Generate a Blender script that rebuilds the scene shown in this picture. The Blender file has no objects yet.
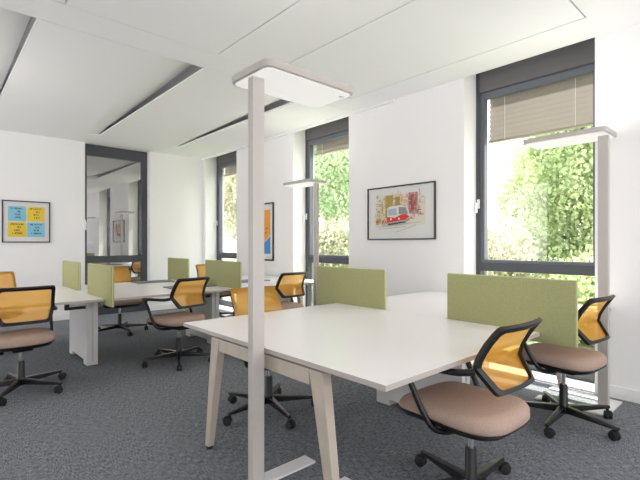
import bpy, bmesh, math, random
from mathutils import Vector, Matrix
random.seed(7)
C = bpy.context.scene.collection
PI = math.pi

# ------------------------------------------------------------------ materials
def mat(name, col, rough=0.6, metal=0.0, spec=0.5, emit=None, estr=0.0):
    m = bpy.data.materials.new(name); m.use_nodes = True
    b = m.node_tree.nodes['Principled BSDF']
    b.inputs['Base Color'].default_value = (*col, 1)
    b.inputs['Roughness'].default_value = rough
    b.inputs['Metallic'].default_value = metal
    b.inputs['Specular IOR Level'].default_value = spec
    if emit:
        b.inputs['Emission Color'].default_value = (*emit, 1)
        b.inputs['Emission Strength'].default_value = estr
    return m

def bump(m, scale, strength, dist=0.002, detail=3.0):
    nt = m.node_tree; n = nt.nodes; b = n['Principled BSDF']
    tc = n.new('ShaderNodeTexCoord'); t = n.new('ShaderNodeTexNoise'); bp = n.new('ShaderNodeBump')
    t.inputs['Scale'].default_value = scale; t.inputs['Detail'].default_value = detail
    bp.inputs['Strength'].default_value = strength; bp.inputs['Distance'].default_value = dist
    nt.links.new(tc.outputs['Object'], t.inputs['Vector'])
    nt.links.new(t.outputs['Fac'], bp.inputs['Height']); nt.links.new(bp.outputs['Normal'], b.inputs['Normal'])
    return t

def mottle(m, c1, c2, scale, detail=4.0):
    nt = m.node_tree; n = nt.nodes; b = n['Principled BSDF']
    tc = n.new('ShaderNodeTexCoord'); t = n.new('ShaderNodeTexNoise'); r = n.new('ShaderNodeValToRGB')
    t.inputs['Scale'].default_value = scale; t.inputs['Detail'].default_value = detail
    r.color_ramp.elements[0].position = .35; r.color_ramp.elements[1].position = .65
    r.color_ramp.elements[0].color = (*c1, 1); r.color_ramp.elements[1].color = (*c2, 1)
    nt.links.new(tc.outputs['Object'], t.inputs['Vector']); nt.links.new(t.outputs['Fac'], r.inputs['Fac'])
    nt.links.new(r.outputs['Color'], b.inputs['Base Color'])

M = {}
M['wall'] = mat('wall_paint', (.86, .86, .85), .85); bump(M['wall'], 180, .08)
M['ceil'] = mat('ceiling_paint', (.84, .845, .84), .8)
M['desk'] = mat('desk_laminate', (.90, .875, .86), .3); bump(M['desk'], 260, .03)
M['edge'] = mat('desk_edge', (.46, .42, .38), .5)
M['cream'] = mat('cream_lacquer', (.5, .44, .36), .45); mottle(M['cream'], (.46, .405, .33), (.52, .46, .38), 9)
M['panel'] = mat('panel_lacquer', (.66, .66, .64), .45)
M['black'] = mat('black_plastic', (.007, .007, .008), .42); bump(M['black'], 300, .05)
M['rubber'] = mat('rubber', (.012, .012, .013), .7)
M['basemetal'] = mat('dark_polished_base', (.012, .012, .014), .22, .0, .7)
M['chrome'] = mat('chrome', (.8, .8, .8), .15, 1)
M['seat'] = mat('seat_fabric', (.43, .315, .25), .9); mottle(M['seat'], (.40, .29, .23), (.46, .34, .275), 160); bump(M['seat'], 500, .25)
M['felt'] = mat('green_felt', (.33, .34, .16), .95); mottle(M['felt'], (.31, .32, .145), (.355, .365, .175), 120); bump(M['felt'], 400, .3)
M['feltedge'] = mat('pale_felt_piping', (.55, .56, .30), .9)
M['anth'] = mat('anthracite_frame', (.06, .066, .077), .45)
M['sash'] = mat('sash_frame', (.13, .145, .17), .4)
M['anthlight'] = mat('grey_casing', (.135, .13, .135), .55)
M['alu'] = mat('brushed_aluminium', (.62, .62, .61), .42, .25)
M['lampwhite'] = mat('lamp_lacquer', (.49, .465, .43), .45)
M['baseplate'] = mat('base_plate_lacquer', (.78, .78, .78), .4)
M['diff'] = mat('lamp_diffuser', (.3, .3, .3), .5, emit=(1, .97, .93), estr=.22)
M['up'] = mat('lamp_uplight', (.85, .85, .85), .5, emit=(1, .96, .91), estr=3.2)
M['white'] = mat('white_plastic', (.85, .85, .85), .4)
M['frameblack'] = mat('picture_frame', (.03, .03, .032), .4)
M['paper'] = mat('paper', (.70, .70, .68), .8)
M['slab'] = mat('grey_slab', (.17, .18, .20), .45)
M['slat'] = mat('blind_slat', (.36, .315, .265), .6, .0)
M['slatgrey'] = mat('grey_blind_slat', (.5, .48, .46), .5, .3)
M['grass'] = mat('grass_ground', (.2, .23, .13), .9); mottle(M['grass'], (.16, .19, .10), (.28, .32, .18), 3)
M['bark'] = mat('bark', (.13, .1, .075), .9); bump(M['bark'], 30, .6, .02)

def carpet():
    m = mat('carpet_tile', (.1, .1, .1), .95, spec=.15)
    nt = m.node_tree; n = nt.nodes; L = nt.links; b = n['Principled BSDF']
    tc = n.new('ShaderNodeTexCoord')
    def streak(sx, sy):
        mp = n.new('ShaderNodeMapping'); mp.inputs['Scale'].default_value = (sx, sy, 1)
        t = n.new('ShaderNodeTexNoise'); t.inputs['Scale'].default_value = 1; t.inputs['Detail'].default_value = 3; t.inputs['Roughness'].default_value = .65
        L.new(tc.outputs['Object'], mp.inputs['Vector']); L.new(mp.outputs['Vector'], t.inputs['Vector'])
        return t
    a = streak(190, 26); c = streak(26, 190)
    ck = n.new('ShaderNodeTexChecker'); ck.inputs['Scale'].default_value = 2.0
    L.new(tc.outputs['Object'], ck.inputs['Vector'])
    mx = n.new('ShaderNodeMix'); mx.data_type = 'FLOAT'
    mr = n.new('ShaderNodeMath'); mr.operation = 'MULTIPLY_ADD'; mr.inputs[1].default_value = .36; mr.inputs[2].default_value = .32
    L.new(ck.outputs['Fac'], mr.inputs[0]); L.new(mr.outputs[0], mx.inputs[0]); L.new(a.outputs['Fac'], mx.inputs[2]); L.new(c.outputs['Fac'], mx.inputs[3])
    r = n.new('ShaderNodeValToRGB')
    r.color_ramp.elements[0].position = .40; r.color_ramp.elements[0].color = (.070, .077, .085, 1)
    r.color_ramp.elements[1].position = .60; r.color_ramp.elements[1].color = (.30, .32, .345, 1)
    L.new(mx.outputs[0], r.inputs['Fac']); L.new(r.outputs['Color'], b.inputs['Base Color'])
    bp = n.new('ShaderNodeBump'); bp.inputs['Strength'].default_value = .6; bp.inputs['Distance'].default_value = .004
    L.new(mx.outputs[0], bp.inputs['Height']); L.new(bp.outputs['Normal'], b.inputs['Normal'])
    return m
M['carpet'] = carpet()

def glass(name, refl, tint):
    m = bpy.data.materials.new(name); m.use_nodes = True
    nt = m.node_tree; n = nt.nodes; L = nt.links
    n.remove(n['Principled BSDF'])
    tr = n.new('ShaderNodeBsdfTransparent'); tr.inputs['Color'].default_value = (*tint, 1)
    gl = n.new('ShaderNodeBsdfGlossy'); gl.inputs['Roughness'].default_value = .0; gl.inputs['Color'].default_value = (1, 1, 1, 1)
    mx = n.new('ShaderNodeMixShader')
    fr = n.new('ShaderNodeLayerWeight'); fr.inputs['Blend'].default_value = .5
    pw = n.new('ShaderNodeMath'); pw.operation = 'POWER'; pw.inputs[1].default_value = 4.5
    ad = n.new('ShaderNodeMath'); ad.operation = 'MULTIPLY_ADD'; ad.inputs[1].default_value = .6; ad.inputs[2].default_value = refl; ad.use_clamp = True
    L.new(fr.outputs['Facing'], pw.inputs[0]); L.new(pw.outputs[0], ad.inputs[0]); L.new(ad.outputs[0], mx.inputs['Fac'])
    L.new(tr.outputs[0], mx.inputs[1]); L.new(gl.outputs[0], mx.inputs[2])
    L.new(mx.outputs[0], n['Material Output'].inputs['Surface'])
    return m
M['glass'] = glass('clear_glazing', .03, (.97, .98, .97))
M['darkglass'] = glass('coated_glazing', .38, (.45, .45, .45))

def mesh_fabric():
    m = bpy.data.materials.new('orange_mesh_fabric'); m.use_nodes = True
    nt = m.node_tree; n = nt.nodes; L = nt.links
    n.remove(n['Principled BSDF'])
    d = n.new('ShaderNodeBsdfDiffuse'); d.inputs['Color'].default_value = (.95, .46, .06, 1)
    t = n.new('ShaderNodeBsdfTranslucent'); t.inputs['Color'].default_value = (.98, .52, .07, 1)
    tp = n.new('ShaderNodeBsdfTransparent'); tp.inputs['Color'].default_value = (1, .80, .50, 1)
    g = n.new('ShaderNodeBsdfGlossy'); g.inputs['Roughness'].default_value = .3; g.inputs['Color'].default_value = (1, .85, .6, 1)
    a = n.new('ShaderNodeMixShader'); a.inputs[0].default_value = .5
    b = n.new('ShaderNodeMixShader'); b.inputs[0].default_value = .3
    c = n.new('ShaderNodeMixShader'); c.inputs[0].default_value = .05
    L.new(d.outputs[0], a.inputs[1]); L.new(t.outputs[0], a.inputs[2])
    L.new(a.outputs[0], b.inputs[1]); L.new(tp.outputs[0], b.inputs[2])
    L.new(b.outputs[0], c.inputs[1]); L.new(g.outputs[0], c.inputs[2])
    L.new(c.outputs[0], n['Material Output'].inputs['Surface'])
    return m
M['mesh'] = mesh_fabric()

def leaf(name, c1, c2):
    m = bpy.data.materials.new(name); m.use_nodes = True
    nt = m.node_tree; n = nt.nodes; L = nt.links
    n.remove(n['Principled BSDF'])
    tc = n.new('ShaderNodeTexCoord'); no = n.new('ShaderNodeTexNoise'); no.inputs['Scale'].default_value = 1.6; no.inputs['Detail'].default_value = 5
    r = n.new('ShaderNodeValToRGB')
    r.color_ramp.elements[0].position = .38; r.color_ramp.elements[1].position = .62
    r.color_ramp.elements[0].color = (*c1, 1); r.color_ramp.elements[1].color = (*c2, 1)
    d = n.new('ShaderNodeBsdfDiffuse'); t = n.new('ShaderNodeBsdfTranslucent'); mx = n.new('ShaderNodeMixShader'); mx.inputs[0].default_value = .45
    L.new(tc.outputs['Object'], no.inputs['Vector']); L.new(no.outputs['Fac'], r.inputs['Fac'])
    L.new(r.outputs['Color'], d.inputs['Color']); L.new(r.outputs['Color'], t.inputs['Color'])
    L.new(d.outputs[0], mx.inputs[1]); L.new(t.outputs[0], mx.inputs[2])
    L.new(mx.outputs[0], n['Material Output'].inputs['Surface'])
    return m

# ------------------------------------------------------------------ mesh helpers
class MB:
    def __init__(s): s.bm = bmesh.new(); s.mi = 0
    def _face(s, vs):
        try:
            f = s.bm.faces.new(vs); f.material_index = s.mi; return f
        except ValueError: return None
    def box(s, x0, x1, y0, y1, z0, z1, bev=0.0, seg=2):
        t = bmesh.new()
        vs = [t.verts.new((x, y, z)) for x in (x0, x1) for y in (y0, y1) for z in (z0, z1)]
        for q in ((0, 1, 3, 2), (4, 6, 7, 5), (0, 4, 5, 1), (2, 3, 7, 6), (0, 2, 6, 4), (1, 5, 7, 3)):
            t.faces.new([vs[i] for i in q])
        if bev > 0:
            bmesh.ops.bevel(t, geom=t.edges[:], offset=bev, segments=seg, affect='EDGES', profile=.5)
        s.merge(t); return s
    def merge(s, t):
        mp = {v: s.bm.verts.new(v.co) for v in t.verts}
        for f in t.faces: s._face([mp[v] for v in f.verts])
        t.free()
    def hexa(s, a, b, bev=0.0):
        # a, b: two quads of 4 points
        t = bmesh.new()
        A = [t.verts.new(p) for p in a]; B = [t.verts.new(p) for p in b]
        t.faces.new(A[::-1]); t.faces.new(B)
        for i in range(4): t.faces.new((A[i], A[(i+1) % 4], B[(i+1) % 4], B[i]))
        if bev: bmesh.ops.bevel(t, geom=t.edges[:], offset=bev, segments=2, affect='EDGES', profile=.5)
        bmesh.ops.recalc_face_normals(t, faces=t.faces[:])
        s.merge(t); return s
    def loops(s, rings, closed=False, caps=True):
        R = [[s.bm.verts.new(p) for p in r] for r in rings]
        n = len(R[0]); m = len(R)
        for i in range(m if closed else m-1):
            a, b = R[i], R[(i+1) % m]
            for j in range(n): s._face((a[j], a[(j+1) % n], b[(j+1) % n], b[j]))
        if caps and not closed:
            s._face(R[0][::-1]); s._face(R[-1])
        return s
    def tube(s, pts, r, n=10, flat=1.0, closed=False):
        pts = [Vector(p) for p in pts]; rings = []
        m = len(pts); up = None
        for i, p in enumerate(pts):
            a = pts[max(i-1, 0)]; b = pts[min(i+1, m-1)]
            d = (b-a).normalized()
            if up is None:
                up = Vector((0, 0, 1)) if abs(d.z) < .9 else Vector((0, 1, 0))
            sx = d.cross(up).normalized(); up = sx.cross(d).normalized()
            rr = r[i] if isinstance(r, (list, tuple)) else r
            rings.append([p + sx*math.cos(2*PI*k/n)*rr + up*math.sin(2*PI*k/n)*rr*flat for k in range(n)])
        return s.loops(rings)
    def lathe(s, prof, cx=0, cy=0, n=20):
        return s.loops([[Vector((cx+r*math.cos(2*PI*k/n), cy+r*math.sin(2*PI*k/n), z)) for k in range(n)] for r, z in prof])
    def poly(s, pts): s._face([s.bm.verts.new(p) for p in pts]); return s
    def prism(s, pts, d):
        # pts polygon in 3-D, extruded by vector d
        d = Vector(d); return s.loops([[Vector(p) for p in pts], [Vector(p)+d for p in pts]])
    def build(s, name, mats, parent=None, smooth=False, angle=40):
        bmesh.ops.recalc_face_normals(s.bm, faces=s.bm.faces[:])
        me = bpy.data.meshes.new(name); s.bm.to_mesh(me); s.bm.free()
        for m in (mats if isinstance(mats, (list, tuple)) else [mats]): me.materials.append(m)
        if smooth:
            for p in me.polygons: p.use_smooth = True
            me.set_sharp_from_angle(angle=math.radians(angle))
        o = bpy.data.objects.new(name, me); C.objects.link(o)
        if parent: o.parent = parent
        return o

def smooth_path(pts, k=6):
    P = [Vector(p) for p in pts]; out = []
    for i in range(len(P)-1):
        p0 = P[max(i-1, 0)]; p1 = P[i]; p2 = P[i+1]; p3 = P[min(i+2, len(P)-1)]
        for j in range(k):
            t = j/k
            out.append(.5*((2*p1)+(-p0+p2)*t+(2*p0-5*p1+4*p2-p3)*t*t+(-p0+3*p1-3*p2+p3)*t*t*t))
    out.append(P[-1]); return out

def tag(o, label=None, cat=None, group=None, kind=None):
    if label: o['label'] = label
    if cat: o['category'] = cat
    if group: o['group'] = group
    if kind: o['kind'] = kind
    return o
def thing(name, label, cat, loc=(0, 0, 0), rz=0, group=None):
    o = bpy.data.objects.new(name, None); C.objects.link(o); o.empty_display_size = .1
    o.location = loc; o.rotation_euler = (0, 0, rz)
    return tag(o, label, cat, group)
def copy_tree(o, parent=None):
    c = o.copy(); C.objects.link(c)
    if parent: c.parent = parent
    for ch in list(o.children): copy_tree(ch, c)
    return c
def struct(o): return tag(o, kind='structure')

# ------------------------------------------------------------------ room shell
W = 4.12          # window wall, room side
YF = 8.08         # far wall
XL, YB = -3.0, -1.8
ZC = 2.98         # ceiling underside
WT = .38
OPEN = [(1.12, 2.31), (3.975, 5.16), (6.80, 7.99)]
FX = W + .25      # room side of the window frames

struct(MB().box(XL, W+.38, YB, YF+.4, -.12, 0).build('floor', M['carpet']))

# window wall: piers between full-height openings
b = MB(); ys = [YB-.3] + [v for o in OPEN for v in o] + [YF+.4]
for i in range(0, len(ys), 2): b.box(W, W+WT, ys[i], ys[i+1], -.12, 3.3)
for y0, y1 in OPEN: b.box(W+.02, W+WT, y0, y1, 3.22, 3.3); b.box(W, W+WT, y0, y1, -.12, -.001)
struct(b.build('wall_right', M['wall']))
# far wall with the tall internal window
DW0, DW1 = 1.945, 3.04
b = MB().box(XL-.3, DW0, YF, YF+.3, -.12, 3.3).box(DW1, W, YF, YF+.3, -.12, 3.3).box(DW0, DW1, YF, YF+.3, 2.985, 3.3)
struct(b.build('wall_far', M['wall']))
# unseen left and near walls; wide openings sized to let in fill light
b = MB().box(XL-.25, XL, YB-.3, YF, 0, .1).box(XL-.25, XL, YB-.3, YF, 2.85, 3.3)
for y0, y1 in ((YB-.3, 4.3), (7.95, YF)): b.box(XL-.25, XL, y0, y1, .1, 2.85)
struct(b.build('wall_left', M['wall']))
b = MB().box(XL, W, YB-.25, YB, 0, .8).box(XL, W, YB-.25, YB, 2.6, 3.3)
for x in (XL, .4, W-.4): b.box(x, x+.4, YB-.25, YB, .8, 2.6)
struct(b.build('wall_near', M['wall']))

# ceiling: near field of flush panels, far field of curved sails with open slots between
b = MB()
g = .005
b.box(XL-.2, W+.3, YB-.2, YF+.2, 3.14, 3.3)
PY0, PY1 = 1.07, 3.54
xs = [-.55, .72, 1.945, 2.545, 3.71]
b.box(XL, W, YB, PY0-g, ZC, ZC+.05)
b.box(XL, W, PY1+g, 3.895, ZC, ZC+.12)
b.box(XL, xs[0]-g, PY0-g, PY1+g, ZC, ZC+.05)
b.box(xs[-1]+g, W, PY0-g, PY1+g, ZC, ZC+.05)
for i in range(4): b.box(xs[i]+g, xs[i+1]-g, PY0+g, PY1-g, ZC, ZC+.05)
slots = [-2.1, -.72, .61, 2.0, 3.31]
YS0, YS1 = 3.90, 7.45
ends = slots + [W+.05]
for i in range(len(slots)):
    x0, x1 = slots[i], ends[i+1] if i+1 < len(ends) else W
    pts = [(x0, ZC)]
    if i < len(slots)-1:
        NY = 12; NX = 16; low = []
        for j in range(NY+1):
            v = j/NY; y = YS0+.004+(YS1-YS0-.008)*v; wd_ = .52-.34*v; A = .12-.085*v; row = []
            for k in range(NX+1):
                if k == 0: x, dz = x0, 0
                else:
                    t = (k-1)/(NX-1); x = x1-wd_+t*(wd_-.004); dz = A*t**1.5
                row.append((x, y, ZC+dz))
            low.append(row)
        b.loops([row + [(x, y, z+.014) for x, y, z in reversed(row)] for row in low])
        continue
        xc = x1-.42
        for k in range(11):
            t = k/10; pts.append((xc+t*(.42-.035), ZC+.125*(t**1.7)))
        top = [(x, z+.012) for x, z in reversed(pts)]
    else:
        pts.append((W, ZC)); top = [(W, ZC+.03), (x0, ZC+.03)]
    prof = pts + top
    b.prism([(x, YS0+.004, z) for x, z in prof], (0, YS1-YS0-.008, 0))
b.box(XL, W, YS1, YF, ZC, ZC+.14)
struct(b.build('ceiling', M['ceil'], smooth=True, angle=35))
struct(MB().box(W-.05, W, 3.2, YF, ZC-.035, ZC).build('trim_1', M['ceil']))

# baseboards
b = MB()
for i in range(0, len(ys), 2): b.box(W-.014, W, max(ys[i], YB), min(ys[i+1], YF), 0, .10, .003)
struct(b.build('baseboard_right', M['wall']))
b = MB().box(XL, DW0, YF-.014, YF, 0, .10, .003).box(DW1, W-.014, YF-.014, YF, 0, .10, .003)
struct(b.build('baseboard_far', M['wall']))

# ------------------------------------------------------------------ windows in the window wall
def handle(x, y, z, parent):
    h = MB().box(x-.012, x, y-.016, y+.016, z-.05, z+.05, .004)
    h.tube([(x-.01, y, z), (x-.05, y, z)], .010).box(x-.062, x-.042, y-.012, y+.012, z-.10, z+.014, .006)
    o = h.build('window_handle', M['white'], parent, True); o['label'] = 'white lever handle'
def window(i, y0, y1, blind, lab):
    w = bpy.data.objects.new('window_%d' % i, None); C.objects.link(w); struct(w); w.location = (FX, y0, 0)
    L = y1-y0
    f = MB()
    f.box(0, .09, 0, .045, 0, 3.22).box(0, .09, L-.05, L, 0, 3.22)               # side casings
    f.box(0, .09, .045, L-.05, 0, .115).box(0, .09, .045, L-.05, .965, 1.055)         # bottom rail, transom
    f.build('window_frame', M['anth'], w)
    MB().box(-.02, .09, .045, L-.05, 2.865, 3.22).build('top_casing', M['anthlight'], w)
    s = MB()                                                                           # opening sash
    s.box(.012, .085, .05, .085, 1.055, 2.86).box(.012, .085, L-.09, L-.055, 1.055, 2.86)
    s.box(.012, .085, .085, L-.09, 1.055, 1.085).box(.012, .085, .085, L-.09, 2.80, 2.86)
    s.box(.0, .02, L-.062, L-.054, 1.06, 2.86)
    s.build('sash', M['sash'], w)
    MB().box(.045, .053, .085, L-.09, 1.085, 2.80).build('glass_pane', M['glass'], w)
    MB().box(.045, .053, .045, L-.05, .115, .965).build('glass_pane', M['glass'], w)
    MB().box(-.245, -.001, .002, L-.002, .0005, .014, .002).build('window_sill', M['wall'], w)
    handle(0, L-.03, 1.68, w)
    # guide rails for the outside blind
    MB().box(.10, .125, .05, .065, .06, 2.9).box(.10, .125, L-.07, L-.05, .06, 2.9).build('guide_rail', M['alu'], w)
    # outside venetian blind, partly lowered
    r = thing('venetian_blind', lab, 'blind', (FX+.16, y0, 0), 0, None)
    MB().box(-.03, .05, .075, L-.075, 2.86, 2.95).build('head_box', M['slat'], r)
    z = blind+.03; sl = MB()
    while z < 2.86:
        sl.hexa([(-.016, .075, z-.033), (-.016, L-.075, z-.033), (.016, L-.075, z+.033), (.016, .075, z+.033)],
                [(-.0185, .075, z-.0325), (-.0185, L-.075, z-.0325), (.0135, L-.075, z+.0335), (.0135, .075, z+.0335)])
        z += .052
    sl.build('slats', M['slat'], r)
    MB().box(-.03, .03, .07, L-.07, blind-.01, blind+.012, .004).build('bottom_rail', M['slat'], r)
    for yy in (.26, L-.26): MB().tube([(-.042, yy, blind), (-.042, yy, 2.88)], .0025, 6).build('cord', M['white'], r)
window(1, *OPEN[0], 2.36, 'beige outside blind lowered over the top of the nearest window, right of the tram picture')
window(2, *OPEN[1], 2.66, 'beige outside blind at the top of the middle window, behind the white lamp post')
window(3, *OPEN[2], 2.66, 'beige outside blind at the top of the farthest window, in the room corner')

# tall dark window in the far wall
w4 = bpy.data.objects.new('window_4', None); C.objects.link(w4); struct(w4); w4.location = (DW0, YF+.13, 0)
L = DW1-DW0
f = MB().box(0, .06, 0, .08, 0, 2.98).box(L-.10, L, 0, .08, 0, 2.98).box(.06, L-.10, 0, .08, 0, .15).box(.06, L-.10, 0, .08, .92, 1.04)
f.box(.06, L-.10, 0, .08, 2.79, 2.98)
f.build('window_frame', M['anth'], w4)
MB().box(.06, L-.10, .035, .043, 1.04, 2.79).build('glass_pane', M['darkglass'], w4)
MB().box(.06, L-.10, .035, .043, .15, .92).build('glass_pane', M['darkglass'], w4)
h = MB().box(.016, .044, -.012, 0, 1.57, 1.67, .004).tube([(.03, -.01, 1.62), (.03, -.05, 1.62)], .01).box(.018, .042, -.062, -.042, 1.49, 1.634, .006)
o = h.build('window_handle', M['white'], w4, True); o['label'] = 'white lever handle'
r = thing('venetian_blind', 'grey slatted blind closed behind the tall dark window of the far wall', 'blind', (DW0, YF+.30, 0))
sl = MB(); z = .08
while z < 2.86:
    sl.hexa([(.01, -.010, z-.039), (L-.01, -.010, z-.039), (L-.01, .010, z+.039), (.01, .010, z+.039)],
            [(.01, -.0125, z-.0385), (L-.01, -.0125, z-.0385), (L-.01, .0075, z+.0395), (.01, .0075, z+.0395)])
    z += .07
sl.build('slats', M['slatgrey'], r)
MB().box(.0, L, -.04, .04, 2.90, 2.97).build('head_box', M['slatgrey'], r)

# ------------------------------------------------------------------ desks
DZ = .732
def a_frame(parent, x, yc, sgn):
    # splayed end frame: two legs, top rail
    for s in (1, -1):
        yt, yb = yc+s*.445, yc+s*.56
        l = MB().hexa([(x-.026, yt-.045, DZ-.035), (x+.026, yt-.045, DZ-.035), (x+.026, yt+.045, DZ-.035), (x-.026, yt+.045, DZ-.035)],
                      [(x-.02, yb-.022, .018), (x+.02, yb-.022, .018), (x+.02, yb+.022, .018), (x-.02, yb+.022, .018)], .005)
        lo = l.build('leg', M['cream'], parent)
        MB().lathe([(.018, 0), (.018, .02)], x, yb, 12).build('foot_glide', M['rubber'], lo)
    MB().box(x-.024, x+.024, yc-.40, yc+.40, DZ-.107, DZ-.036, .004).build('top_rail', M['cream'], parent)
def double_desk(label, x0, x1, y0, y1, left='panel', right='panel', nl=(), nr=()):
    yc = (y0+y1)/2
    t = thing('double_desk', label, 'desk', (x0, yc, 0), 0)
    L = x1-x0; h = (y1-y0)/2
    tp = MB(); pts = [(.0015, -h)]
    def edge(x, notches, up):
        d = .0165 if x < L/2 else -.0165; out = []
        for a, b in sorted(notches):
            a = max(a-yc-.008, -h); b = min(b-yc+.008, h)
            out += [(x, a), (x+d, a), (x+d, b), (x, b)]
        return out if up else out[::-1]
    outl = [(.0015, -h), (L-.0015, -h)] + edge(L-.0015, nr, True) + [(L-.0015, h), (.0015, h)] + edge(.0015, nl, False)
    clean = [p for i, p in enumerate(outl) if math.dist(p, outl[i-1]) > 1e-5]
    def spike(i):
        a, p, c = clean[i-1], clean[i], clean[(i+1) % len(clean)]
        ux, uy, vx, vy = p[0]-a[0], p[1]-a[1], c[0]-p[0], c[1]-p[1]
        return abs(ux*vy-uy*vx) < 1e-9 and ux*vx+uy*vy < 0
    while any(spike(i) for i in range(len(clean))):
        clean = [p for i, p in enumerate(clean) if i != next(j for j in range(len(clean)) if spike(j))]
        clean = [p for i, p in enumerate(clean) if math.dist(p, clean[i-1]) > 1e-5]
    tp.prism([(px, py, DZ-.022) for px, py in clean], (0, 0, .022))
    tp.bm.normal_update()
    for f in tp.bm.faces: f.material_index = 1 if abs(f.normal.z) < .5 else 0
    tp.build('desktop', [M['desk'], M['edge']], t)
    if left == 'frame': a_frame(t, .036, -.005, 1)
    if right == 'frame': a_frame(t, L-.20, 0, 1)
    if right == 'panel':
        p = MB().box(L-.052, L-.005, -.37, .37, .05, .655, .004).box(L+.005, L+.052, -.37, .37, .05, .655, .004)
        p.box(L-.006, L+.006, -.355, .355, .06, .65).box(L-.05, L+.05, -.11, .11, .65, DZ-.024)
        p.box(L-.052, L+.052, -.37, -.24, .006, .052, .003).box(L-.052, L+.052, .24, .37, .006, .052, .003)
        po = p.build('panel_leg', M['panel'], t)
        for s in (-.3, .3): MB().lathe([(.02, 0), (.02, .01)], L, s, 12).build('foot_glide', M['rubber'], po)
        for s in (-1, 1):
            MB().box(L-.24, L-.053, s*.31-.02, s*.31+.02, .585, .612, .004).box(L-.24, L-.20, s*.31-.02, s*.31+.02, .60, DZ-.024, .004).build('bracket', M['black'], t)
    for s in (-.30, .30):
        xa = .14 if left == 'frame' else .06
        xb = L-.14 if right == 'frame' else L-.06
        MB().box(xa, xb, s-.02, s+.02, DZ-.060, DZ-.024).build('support_beam', M['panel'], t)
    return t
S1, S0, SF = 2.635, 1.235, 2.668
NA, NB, NC, ND, NE, NF = (.812, 1.617), (2.172, 2.972), (4.18, 4.97), (5.36, 6.12), (4.26, 5.09), (5.60, 6.27)
EX = 4.10
double_desk('large white double desk in the foreground on splayed cream legs', 1.232, SF, 1.002, 2.700, 'frame', 'panel', (), (NA, NB))
double_desk('white double desk against the window wall, behind the two green screens of the foreground desk', SF, EX, 1.002, 2.700, None, 'frame', (NA, NB), ())
double_desk('white double desk at far left, under the four-square poster', -.20, S0, 4.36, 6.06, 'frame', 'panel', (), (NC, ND))
double_desk('white double desk in the middle of the back row, in front of the dark window', S0, S1, 4.36, 6.06, None, 'panel', (NC, ND), (NE, NF))
double_desk('white double desk at the window end of the back row, below the orange poster', S1, EX, 4.36, 6.06, None, 'frame', (NE, NF), ())

# desk screens
def screen(label, x, y0, y1, z0=.672, z1=1.044, th=.028):
    t = thing('desk_screen', label, 'desk screen', (x, (y0+y1)/2, 0))
    h = (y1-y0)/2
    MB().box(-th/2, th/2, -h, h, z0, z1, .006, 3).build('felt_panel', M['felt'], t, True)
    e = MB()
    path = [(0, -h, z0), (0, -h, z1), (0, h, z1), (0, h, z0)]
    for a, c in ((0, 1), (1, 2), (2, 3)): e.tube([path[a], path[c]], .0045, 8)
    e.build('edge_piping', M['feltedge'], t, True)
    return t
screen('wide green felt screen nearest the viewer, below the nearest window', SF, *NA)
screen('green felt screen at the far side of the foreground desks, below the middle window', SF, *NB)
screen('pale green felt screen over the near edge of the left back desk', S0, *NC)
screen('small pale green felt screen on the left back desk, nearest the four-square poster', S0, *ND)
screen('green felt screen on the back row just left of the tall lamp post', S1, *NE)
screen('small green felt screen on the back row right of the tall dark window', S1, *NF)

# thin flat grey slabs on the back desks
def slab(label, x0, x1, y0, y1):
    t = MB().box(-(x1-x0)/2, (x1-x0)/2, -(y1-y0)/2, (y1-y0)/2, 0, .012, .004).build('desk_slab', M['slab'])
    t.location = ((x0+x1)/2, (y0+y1)/2, DZ+.0005); tag(t, label, 'slab')
slab('flat grey pad lying on the middle back desk, on its far side', 2.0, 2.5, 5.72, 6.0)
slab('flat grey pad lying on the middle back desk, just behind the angled task chair', 2.05, 2.6, 4.75, 5.05)
slab('flat grey pad lying on the window end back desk, beside the lamp post', 3.0, 3.55, 4.95, 5.25)

# ------------------------------------------------------------------ task chair
def back_profile(s):
    # s 0..1 from lower edge to upper edge -> (y, z)
    P = [(-.212, .602), (-.192, .632), (-.162, .674), (-.138, .712), (-.150, .760), (-.184, .822), (-.215, .866), (-.243, .902)]
    q = s*(len(P)-1); i = min(int(q), len(P)-2); t = q-i
    return P[i][0]*(1-t)+P[i+1][0]*t, P[i][1]*(1-t)+P[i+1][1]*t
def half_w(s):
    k = .43
    return .172+(.216-.172)*min(s/k, 1) if s < k else .216-(.216-.200)*((s-k)/(1-k))
def back_normal(s):
    y0, z0 = back_profile(max(s-.05, 0)); y1, z1 = back_profile(min(s+.05, 1))
    d = Vector((0, y1-y0, z1-z0)).normalized(); return Vector((0, d.z, -d.y))     # towards the front
def back_loop(inset, n=7):
    # rounded closed outline in (x, s) ; inset in metres
    Ls = .345; pts = []
    ds = inset/Ls
    w0, wk, w1 = half_w(0)-inset, half_w(.43)-inset, half_w(1)-inset
    r = .024
    poly = [(-w0, ds), (w0, ds), (wk, .43), (w1, 1-ds), (-w1, 1-ds), (-wk, .43)]
    m = len(poly)
    for i in range(m):
        p0 = Vector((poly[i-1][0], poly[i-1][1]*Ls)); p1 = Vector((poly[i][0], poly[i][1]*Ls)); p2 = Vector((poly[(i+1) % m][0], poly[(i+1) % m][1]*Ls))
        a = p1+(p0-p1).normalized()*r; c = p1+(p2-p1).normalized()*r
        for k in range(n):
            t = k/(n-1); q = a*(1-t)**2+p1*2*t*(1-t)+c*t*t
            pts.append((q.x, q.y/Ls))
        # straight run
        nx = p2+(p1-p2).normalized()*r
        for k in range(1, 6):
            t = k/6; q = c*(1-t)+nx*t; pts.append((q.x, q.y/Ls))
    return pts
def bp3(x, s, off):
    y, z = back_profile(s); n = back_normal(s)
    bow = -.03*(1-(x/.22)**2)                       # the middle of the back bows away from the sitter
    return Vector((x, y+bow, z))+n*off
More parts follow.
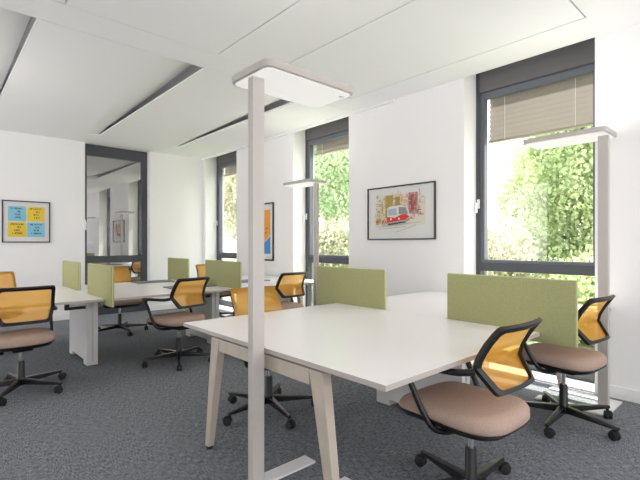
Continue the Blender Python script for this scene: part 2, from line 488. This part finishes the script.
def make_chair(label):
    t = thing('task_chair', label, 'chair')
    # seat cushion
    def ring(a, bk, fr, z, n=64, lift=0.0):
        out = []
        for k in range(n):
            th = 2*PI*k/n; c, q = math.cos(th), math.sin(th)
            e = 3.3 if q < 0 else 5.5
            x = math.copysign(abs(c)**(2/e), c)*a; y = math.copysign(abs(q)**(2/e), q)*(fr if q > 0 else bk)
            u = max(-1, min(1, y/.27))
            x *= 1-.05*max(u, 0)
            zz = z+(.010*max(0, -u) if lift else -.012*max(0, -u))-.018*max(0, u-.45)**1.5*2.4
            out.append((x, y+.035, zz))
        return out
    cu = MB().loops([ring(.205, .235, .245, .424), ring(.230, .260, .266, .430), ring(.240, .272, .278, .447), ring(.239, .270, .276, .464, lift=1),
                     ring(.228, .256, .262, .484, lift=1), ring(.195, .222, .228, .495, lift=1), ring(.12, .14, .14, .4985, lift=1), ring(.03, .03, .03, .499, lift=1)])
    cu.build('seat', M['seat'], t, True, 60)
    sh = MB().loops([ring(.07, .08, .08, .385), ring(.15, .18, .19, .388), ring(.215, .24, .252, .404), ring(.238, .268, .276, .430), ring(.234, .264, .272, .4345), ring(.2, .23, .23, .435)])
    sh.build('seat_shell', M['black'], t, True, 60)
    MB().box(-.075, .075, -.10, .10, .352, .394, .012).build('tilt_mechanism', M['black'], t, True)
    # back
    N0 = back_loop(0); N1 = back_loop(.026); fr = MB(); rings = []
    for (xo, so), (xi, si) in zip(N0, N1):
        rings.append([bp3(xo, so, .006), bp3(xo, so, -.012), bp3(xi, si, -.014), bp3(xi, si, .004)])
    fr.loops(rings, closed=True); fr.build('back_frame', M['black'], t, True, 50)
    NM = back_loop(.0005); ms = MB(); R = []
    for f in (1, .85, .65, .4, .15):
        R.append([bp3(x*f, .5+(s-.5)*f, .0085) for x, s in NM])
    ms.loops(R, caps=False); ms._face([v for v in list(ms.bm.verts)[-len(NM):]])
    ms.build('back_mesh', M['mesh'], t, True, 70)
    for s in (1, -1):
        p = smooth_path([(s*.212, -.145, .698), (s*.243, -.07, .686), (s*.262, .07, .682), (s*.264, .165, .675), (s*.262, .202, .645), (s*.256, .168, .59), (s*.248, .105, .47), (s*.225, .06, .395), (s*.16, .03, .368), (s*.06, .01, .366)])
        MB().tube(p, .0135, 10, 1.15).build('armrest', M['black'], t, True, 60)
    # column and base
    MB().lathe([(.015, .20), (.015, .353)], n=16).build('lift_rod', M['chrome'], t, True)
    MB().lathe([(.020, .055), (.036, .06), (.036, .115), (.029, .125), (.0265, .255), (.022, .262)], n=20).build('gas_column', M['black'], t, True)
    for k in range(5):
        a = 2*PI*k/5+PI/2; ca, sa = math.cos(a), math.sin(a)
        def P(rad, lat, z): return (rad*ca-lat*sa, rad*sa+lat*ca, z)
        lg = MB().hexa([P(.03, -.024, .066), P(.03, .024, .066), P(.03, .020, .116), P(.03, -.020, .116)],
                       [P(.365, -.014, .070), P(.365, .014, .070), P(.365, .011, .089), P(.365, -.011, .089)], .004)
        lo = lg.build('base_leg', M['basemetal'], t)
        cs = MB()
        tw = .35+k*1.3; tx, ty = math.cos(a+tw), math.sin(a+tw)
        cx, cy = .352*ca+tx*.016, .352*sa+ty*.016
        cs.tube([(.352*ca, .352*sa, .034), (.352*ca, .352*sa, .074)], .009, 8)
        for q in (-1, 1):
            w0 = Vector((cx-ty*q*.007, cy+tx*q*.007, .0285)); w1 = Vector((cx-ty*q*.024, cy+tx*q*.024, .0285))
            cs.tube([w0, w0*.9+w1*.1, w0*.2+w1*.8, w1], [.026, .0285, .0285, .022], 18)
        hood = [Vector((cx, cy, .0285))+Vector((tx*math.cos(u), ty*math.cos(u), math.sin(u)))*.031 for u in [PI*v/8 for v in range(0, 9)]]
        cs.tube(hood, .006, 6)
        cs.build('caster', M['rubber'], lo, True)
    return t
chair0 = None
def chair(label, x, y, rz, br=0):
    global chair0
    if chair0 is None: c = chair0 = make_chair(label)
    else: c = copy_tree(chair0); c['label'] = label
    for ch in c.children:
        if ch.name.split('.')[0] == 'base_leg': ch.rotation_euler = (0, 0, math.radians(br))
    c.location = (x, y, 0); c.rotation_euler = (0, 0, math.radians(rz)); c['group'] = 'orange mesh task chairs'
    return c
CH = [
 ('orange-backed task chair with beige seat, nearest the viewer at the foreground desk', 1.955, 1.06, -2, -14),
 ('orange-backed task chair beside the floor lamp at the window wall, under the nearest window', 3.315, 1.095, -5, 26),
 ('task chair facing the viewer across the foreground desk, right behind the tall lamp post', 1.885, 2.65, 177, -10),
 ('orange-backed task chair at the window end back desk, just right of the tall lamp post', 3.30, 4.34, 0),
 ('task chair with armrest in full view on open carpet, at the middle back desk', 1.955, 4.38, 13, -1),
 ('task chair facing the viewer in front of the tall dark window', 1.99, 6.42, 182),
 ('orange-backed task chair at the left photo edge, back turned, at the left back desk', .57, 4.40, 2, 5),
 ('task chair mostly hidden behind the left back desk, below the four-square poster', .58, 6.35, 180),
 ('task chair barely showing between two green screens in the far window corner', 3.50, 6.5, 180),
]
for c in CH: chair(*c)

# ------------------------------------------------------------------ floor lamps
def rrect(x0, x1, y0, y1, r, z, n=6):
    out = []
    for cx, cy, a0 in ((x1-r, y1-r, 0), (x0+r, y1-r, PI/2), (x0+r, y0+r, PI), (x1-r, y0+r, 1.5*PI)):
        for k in range(n): a = a0+PI/2*k/(n-1); out.append((cx+r*math.cos(a), cy+r*math.sin(a), z))
    return out
def make_lamp(label):
    # local: post at origin, head reaching along +X
    t = thing('floor_lamp', label, 'floor lamp')
    HZ = 2.068
    p = MB().box(-.034, .034, -.022, .022, .012, HZ+.005, .003); p.build('post', M['lampwhite'], t)
    h = MB().loops([rrect(-.05, .537, -.165, .165, .045, HZ), rrect(-.055, .542, -.17, .17, .05, HZ+.004), rrect(-.055, .542, -.17, .17, .05, HZ+.034), rrect(-.051, .538, -.166, .166, .046, HZ+.038)])
    h.build('lamp_head', M['lampwhite'], t, True, 30)
    MB().loops([rrect(-.04, .527, -.155, .155, .036, HZ-.0035), rrect(-.04, .527, -.155, .155, .036, HZ+.001)]).build('diffuser', M['diff'], t)
    MB().loops([rrect(.06, .52, -.12, .12, .02, HZ+.037), rrect(.06, .52, -.12, .12, .02, HZ+.041)]).build('uplight', M['up'], t)
    MB().lathe([(.012, HZ-.008), (.013, HZ-.003)], .49, -.10, 14).build('sensor', M['alu'], t)
    bs = MB().box(-.06, .44, .055, .15, .0, .012, .002).box(-.06, .45, -.265, -.17, .0, .012, .002).box(-.06, .035, -.17, .055, .0, .012, .002)
    bs.build('base_plate', M['baseplate'], t)
    return t
lp = make_lamp('tall white floor lamp standing in the foreground with a flat rectangular head')
lp.location = (1.190, 1.78, 0)
l2 = copy_tree(lp); l2['label'] = 'white floor lamp beside the window wall at right, in front of the nearest window'
l2.location = (3.765, .966, 0); l2.rotation_euler = (0, 0, PI/2)
l3 = copy_tree(lp); l3['label'] = 'white floor lamp in front of the middle window, behind the green screen'
l3.location = (3.83, 4.30, 0); l3.rotation_euler = (0, 0, PI/2)
fill_lamp = copy_tree(lp); fill_lamp['label'] = 'added unseen floor lamp beyond the left back desk, brightening the back of the room'
fill_lamp.location = (-.32, 5.2, 0)  # added out-of-frame lamp, fill for the back of the room
for o in (lp, l2, l3, fill_lamp): o['group'] = 'white floor lamps'

# ------------------------------------------------------------------ pictures
ART = {k: mat('ink_'+k, tuple(v*(.9 if k in ('blue', 'yellow', 'orange', 'deep', 'red') else .68) for v in c), .8) for k, c in dict(
    blue=(.27, .60, .76), yellow=(.86, .62, .06), ink=(.02, .025, .06), orange=(.84, .38, .06), deep=(.09, .29, .68), red=(.72, .06, .045),
    ochre=(.72, .50, .12), brick=(.62, .16, .13), pale=(.98, .97, .92), sky=(.56, .68, .78), grey=(.40, .41, .41), pink=(.74, .42, .42), olive=(.50, .45, .20), cream=(1.0, .95, .80)).items()}
KEYS = list(ART)
def picture(name, label, cat, wd, ht, loc, rz, draw, fw=.02):
    # local: picture plane X (right) / Z (up), front towards -Y, wall at y = 0
    t = thing(name, label, cat, loc, rz)
    f = MB().box(-wd/2, wd/2, -.024, 0, ht/2-fw, ht/2, .002).box(-wd/2, wd/2, -.024, 0, -ht/2, -ht/2+fw, .002)
    f.box(-wd/2, -wd/2+fw, -.024, 0, -ht/2+fw, ht/2-fw, .002).box(wd/2-fw, wd/2, -.024, 0, -ht/2+fw, ht/2-fw, .002)
    f.build('picture_frame', M['frameblack'], t)
    MB().box(-wd/2+fw, wd/2-fw, -.010, -.001, -ht/2+fw, ht/2-fw).build('mount_sheet', M['paper'], t)
    a = MB(); d = [0]
    def q(k, pts):
        a.mi = KEYS.index(k); d[0] += 1; y = -.0104-.00002*d[0]
        a.poly([(px, y, pz) for px, pz in pts])
    draw(q); a.build('artwork', [ART[k] for k in KEYS], t)
def R4(x0, x1, z0, z1): return [(x0, z0), (x1, z0), (x1, z1), (x0, z1)]
def line(q, k, x0, z0, x1, z1, w):
    dx, dz = x1-x0, z1-z0; n = math.hypot(dx, dz) or 1; nx, nz = -dz/n*w/2, dx/n*w/2
    q(k, [(x0-nx, z0-nz), (x1-nx, z1-nz), (x1+nx, z1+nz), (x0+nx, z0+nz)])
def draw_poster(q):
    rng = random.Random(3)
    for cx, cz, k in ((-.122, .123, 'blue'), (.122, .123, 'yellow'), (-.122, -.122, 'yellow'), (.122, -.122, 'blue')):
        q(k, R4(cx-.118, cx+.118, cz-.115, cz+.115))
        # small unreadable lines of lettering: rows of short strokes
        for row, (a0, a1) in enumerate(((-.08, .085), (-.005, .06), (-.035, .05), (-.06, .075) if cz < 0 else (-.02, .055))):
            x = cx+a0; zz = cz+.068-.046*row
            while x < cx+a1-.012:
                w = rng.uniform(.011, .017); hh = .024
                st = rng.choice((0, 1, 2))
                if st != 1: line(q, 'ink', x, zz, x, zz+hh, .0055)
                if st != 0: line(q, 'ink', x+w*.7, zz, x+w*.7, zz+hh, .0055)
                if st == 0: line(q, 'ink', x, zz, x+w*.7, zz, .0038)
                line(q, 'ink', x, zz+hh*rng.choice((.5, 1)), x+w*.7, zz+hh*rng.choice((.5, 1)), .0038)
                x += w+.005
def draw_tram(q):
    rng = random.Random(5)
    # loose watercolour street: houses, red tram, rails
    q('cream', [(-.37, -.17), (.36, -.15), (.37, .16), (.28, .21), (-.20, .21), (-.37, .14)])
    for x0, x1, z0, z1, k in ((-.35, -.21, -.13, .13, 'cream'), (-.22, -.08, -.06, .215, 'ochre'), (-.07, .02, .03, .19, 'olive'), (.03, .10, .02, .22, 'cream'), (.12, .27, -.02, .225, 'pink'), (.14, .24, .01, .20, 'brick')):
        q(k, R4(x0+.01, x1-.01, z0, z1))
    for i in range(330):
        x = rng.uniform(-.36, .30); k = 'ochre' if x < -.05 else ('orange' if x < .08 else 'brick')
        k = rng.choice((k, k, k, 'cream', 'grey')); z = rng.uniform(-.08, .20)
        if rng.random() < .5: line(q, k, x, z, x+rng.uniform(-.006, .006), z+rng.uniform(.02, .08), .006)
        else: line(q, k, x, z, x+rng.uniform(.02, .07), z+rng.uniform(-.004, .008), .005)
    for i in range(44):
        x = rng.uniform(-.36, -.14); line(q, rng.choice(('brick', 'orange', 'grey', 'brick')), x, rng.uniform(-.14, -.09), x+.02, rng.uniform(-.11, -.06), .008)
    # tram
    q('grey', [(-.17, -.145), (.13, -.10), (.15, -.085), (.15, -.06), (-.17, -.115)])
    q('pale', [(-.18, -.12), (-.17, .06), (-.11, .085), (.05, .085), (.13, .05), (.16, -.06), (.10, -.095)])
    q('red', [(-.18, -.115), (-.175, -.045), (-.06, -.06), (.03, -.025), (.10, -.02), (.15, -.055), (.10, -.09), (-.05, -.105)])
    q('sky', [(-.165, -.03), (-.16, .045), (-.04, .055), (-.03, -.025)])
    q('grey', [(-.005, -.02), (-.005, .065), (.10, .055), (.13, -.02)])
    q('olive', [(.03, -.01), (.035, .055), (.05, .054), (.05, -.01)])
    line(q, 'grey', -.12, .085, .03, .088, .006); line(q, 'ink', -.16, -.14, .10, -.115, .012)
    for x in (-.12, .0): q('cream', [(x-.012, -.085), (x+.012, -.085), (x+.012, -.062), (x-.012, -.062)])
    for a in ((-.30, -.165, .30, -.12), (-.32, -.19, .10, -.17), (-.06, -.235, .24, -.155), (-.25, -.15, -.18, -.145)): line(q, 'grey', *a, .004)
def draw_orange(q):
    q('orange', R4(-.25, .25, -.36, .36))
    q('yellow', R4(-.25, -.12, -.10, .36))
    q('deep', [(-.25, -.36), (.25, -.36), (.25, -.07), (.12, -.15), (.02, -.21), (-.10, -.20), (-.25, -.28)])
    q('cream', [(.25, -.05), (.25, -.075), (.12, -.155), (.02, -.215), (.03, -.20), (.13, -.135)])
    for a in ((.02, .02, .05, .10), (.06, -.06, .04, .0), (.12, .05, .17, .06), (.10, -.02, .14, -.01), (-.05, .05, .03, .12)): line(q, 'ink', *a, .014)
picture('framed_poster', 'framed poster of four blue and yellow squares with lettering, on the far wall', 'picture', .632, .65, (1.12, YF-.001, 1.597), 0, draw_poster, .017)
picture('framed_watercolour', 'framed watercolour of a red tram in a street, on the window wall', 'picture', .985, .645, (W-.001, 3.135, 1.622), -PI/2, draw_tram, .016)
picture('framed_print', 'framed orange and blue abstract print, half hidden behind the tall lamp post', 'picture', .68, .95, (W-.001, 5.985, 1.452), -PI/2, draw_orange, .022)

# ------------------------------------------------------------------ outdoors
GZ = -.35
o = MB().box(W+.4, 40, -25, 45, GZ-.3, GZ).build('ground', M['grass']); struct(o)
LEAF = {'bright': leaf('bright_leaves', (.36, .46, .22), (.66, .74, .44)), 'mid': leaf('mid_leaves', (.42, .55, .33), (.70, .80, .55)),
        'pale': leaf('pale_leaves', (.40, .40, .27), (.66, .65, .49)), 'olive': leaf('olive_leaves', (.30, .32, .20), (.62, .62, .46))}
def leaves(blobs, n, size, seed):
    rng = random.Random(seed); vs = []; fs = []
    tot = sum(b[1][0]*b[1][1]*b[1][2] for b in blobs)
    for c, r in blobs:
        k = int(n*r[0]*r[1]*r[2]/tot)
        for _ in range(k):
            d = Vector((rng.gauss(0, 1), rng.gauss(0, 1), rng.gauss(0, 1))).normalized()
            u = rng.uniform(.1, 1)**.5*rng.choice((1, 1, 1, 1.12))
            p = Vector((c[0]+d.x*r[0]*u, c[1]+d.y*r[1]*u, c[2]+d.z*r[2]*u))
            a = Vector((rng.gauss(0, 1), rng.gauss(0, 1), rng.gauss(0, .6))).normalized(); e = a.orthogonal().normalized()
            e = Matrix.Rotation(rng.uniform(0, 6.28), 3, a) @ e
            l = size*rng.uniform(.7, 1.3); w = a.cross(e)*l*.45; i = len(vs)
            vs += [p-e*l*.5, p+w-e*l*.05, p+e*l*.5, p-w-e*l*.05]; fs.append((i, i+1, i+2, i+3))
    me = bpy.data.meshes.new('foliage'); me.from_pydata([tuple(v) for v in vs], [], fs); return me
def tree(name, label, cat, x, y, trunk_h, blobs, n, size, lf, seed, branches=True):
    t = thing(name, label, cat, (x, y, GZ))
    rng = random.Random(seed+50)
    tr = MB()
    top = max(c[2] for c, r in blobs)
    if branches:
        tr.tube(smooth_path([(0, 0, -.05), (.04, -.03, trunk_h*.5), (.0, .05, trunk_h), (.05, .0, top*.9)]), [.15-.11*i/18 for i in range(19)], 10)
        for c, r in blobs:
            s = Vector((0, 0, trunk_h*rng.uniform(.6, 1.0))); e = Vector(c)
            tr.tube(smooth_path([s, s.lerp(e, .5)+Vector((0, 0, .15)), e], 5), [.055-.004*i for i in range(11)], 7)
            for _ in range(3):
                e2 = e+Vector((rng.uniform(-1, 1)*r[0], rng.uniform(-1, 1)*r[1], rng.uniform(-.4, .8)*r[2]))*.8
                m = s.lerp(e, .65)+Vector((0, 0, .1)); tr.tube([m, m.lerp(e2, .5)+Vector((0, 0, .06)), e2], [.02, .014, .006], 6)
    else:
        for c, r in blobs:
            for _ in range(4):
                e = Vector((c[0]+rng.uniform(-.6, .6)*r[0], c[1]+rng.uniform(-.6, .6)*r[1], c[2]+.3*r[2]))
                s = Vector((c[0]+rng.uniform(-.1, .1), c[1]+rng.uniform(-.1, .1), 0)); tr.tube([s, s.lerp(e, .5), e], [.03, .02, .008], 6)
    tr.build('trunk' if branches else 'stems', M['bark'], t, True)
    me = leaves(blobs, n, size, seed); me.materials.append(LEAF[lf])
    f = bpy.data.objects.new('foliage', me); C.objects.link(f); f.parent = t
    return t
tree('tree', 'bright green leafy tree filling the nearest window', 'tree', 10.6, 3.0, 1.9,
     [((-.3, .2, 2.9), (1.1, 1.0, .9)), ((-.5, .9, 2.0), (1.0, .8, .7)), ((-.4, -.6, 1.3), (.9, 1.1, .6)), ((-.5, .5, 1.2), (.9, .9, .6)), ((.0, 1.5, 2.7), (.8, .5, .55)), ((.2, -.9, 3.3), (1.2, 1.1, 1.1)), ((.3, 1.0, 3.5), (1.0, .75, .8)), ((.1, .2, 4.6), (1.4, 1.1, 1.0)), ((.3, -.4, 5.6), (1.1, 1.2, .8)), ((-.2, -.6, 2.1), (.9, 1.0, .7))], 42000, .085, 'bright', 11)
tree('shrub', 'pale flowering shrub low in the nearest window, at its left side', 'shrub', 8.0, 3.75, 0,
     [((0, .2, 1.1), (.7, .5, .8)), ((-.1, -.25, 1.35), (.6, .42, .7)), ((.1, .5, 1.2), (.55, .4, .9)), ((0, 0, .5), (.8, .65, .5))], 9000, .075, 'pale', 12, False)
tree('shrub', 'green hedge shrub low in the nearest window, at its right side', 'shrub', 7.8, 2.05, 0,
     [((0, 0, .75), (.7, .8, .75)), ((.1, -.5, 1.0), (.7, .6, .65)), ((0, .2, .7), (.6, .5, .6))], 7000, .08, 'bright', 13, False)
tree('tree', 'tall green tree showing in the upper part of the middle window', 'tree', 10.6, 11.2, 2.4,
     [((-.2, .3, 3.6), (1.5, 1.4, 1.1)), ((.2, -1.0, 4.4), (1.3, 1.1, 1.2)), ((.1, .9, 4.9), (1.3, 1.1, 1.1)), ((0, 0, 6.0), (1.4, 1.3, 1.0)), ((-.1, -.9, 2.9), (1.0, 1.0, .7))], 26000, .10, 'mid', 14)
tree('shrub', 'dense olive shrub in the lower part of the middle window', 'shrub', 9.0, 9.1, 0,
     [((0, 0, 1.2), (1.0, 1.0, 1.15)), ((.2, .8, 1.3), (.9, .8, 1.1)), ((0, -.8, 1.0), (.8, .8, .95))], 11000, .085, 'olive', 15, False)
tree('tree', 'pale sunlit tree showing faintly through the farthest window', 'tree', 10.0, 15.4, 2.0,
     [((0, 0, 2.8), (1.3, 1.3, 1.2)), ((.2, .8, 4.0), (1.3, 1.2, 1.2)), ((0, -.8, 3.8), (1.2, 1.1, 1.1)), ((0, 0, 5.2), (1.1, 1.1, .9))], 14000, .13, 'pale', 16)

# ------------------------------------------------------------------ light
wd = bpy.data.worlds.new('sky'); bpy.context.scene.world = wd; wd.use_nodes = True
nt = wd.node_tree; bg = nt.nodes['Background']
tc = nt.nodes.new('ShaderNodeTexCoord'); sp = nt.nodes.new('ShaderNodeSeparateXYZ'); rp = nt.nodes.new('ShaderNodeValToRGB')
rp.color_ramp.elements[0].position = 0; rp.color_ramp.elements[0].color = (1.0, .95, .975, 1)
rp.color_ramp.elements[1].position = 1; rp.color_ramp.elements[1].color = (.90, .905, 1.0, 1)
nt.links.new(tc.outputs['Generated'], sp.inputs[0]); nt.links.new(sp.outputs['Z'], rp.inputs['Fac']); nt.links.new(rp.outputs['Color'], bg.inputs['Color'])
bg.inputs['Strength'].default_value = 1.5
sd = bpy.data.lights.new('sun', 'SUN'); sd.energy = 5.0; sd.angle = math.radians(.6); sd.color = (1, .95, .87)
so = bpy.data.objects.new('sun', sd); C.objects.link(so)
so.rotation_euler = Vector((-1, -.55, -2.6)).to_track_quat('-Z', 'Y').to_euler(); so.location = (12, 8, 12)

# ------------------------------------------------------------------ camera
cd = bpy.data.cameras.new('camera'); co = bpy.data.objects.new('camera', cd); C.objects.link(co)
cd.sensor_width = 36; cd.lens = 36*430/640; cd.shift_y = 4/640; cd.clip_start = .05
co.location = (0, 0, 1.25); co.rotation_euler = (PI/2, 0, -math.radians(42.2))
sc = bpy.context.scene; sc.camera = co
sc.view_settings.view_transform = 'Standard'; sc.view_settings.look = 'None'; sc.view_settings.gamma = 1
sc.view_settings.use_curve_mapping = False; sc.view_settings.exposure = 1.6
sc.cycles.max_bounces = 10; sc.cycles.diffuse_bounces = 6; sc.cycles.transparent_max_bounces = 16
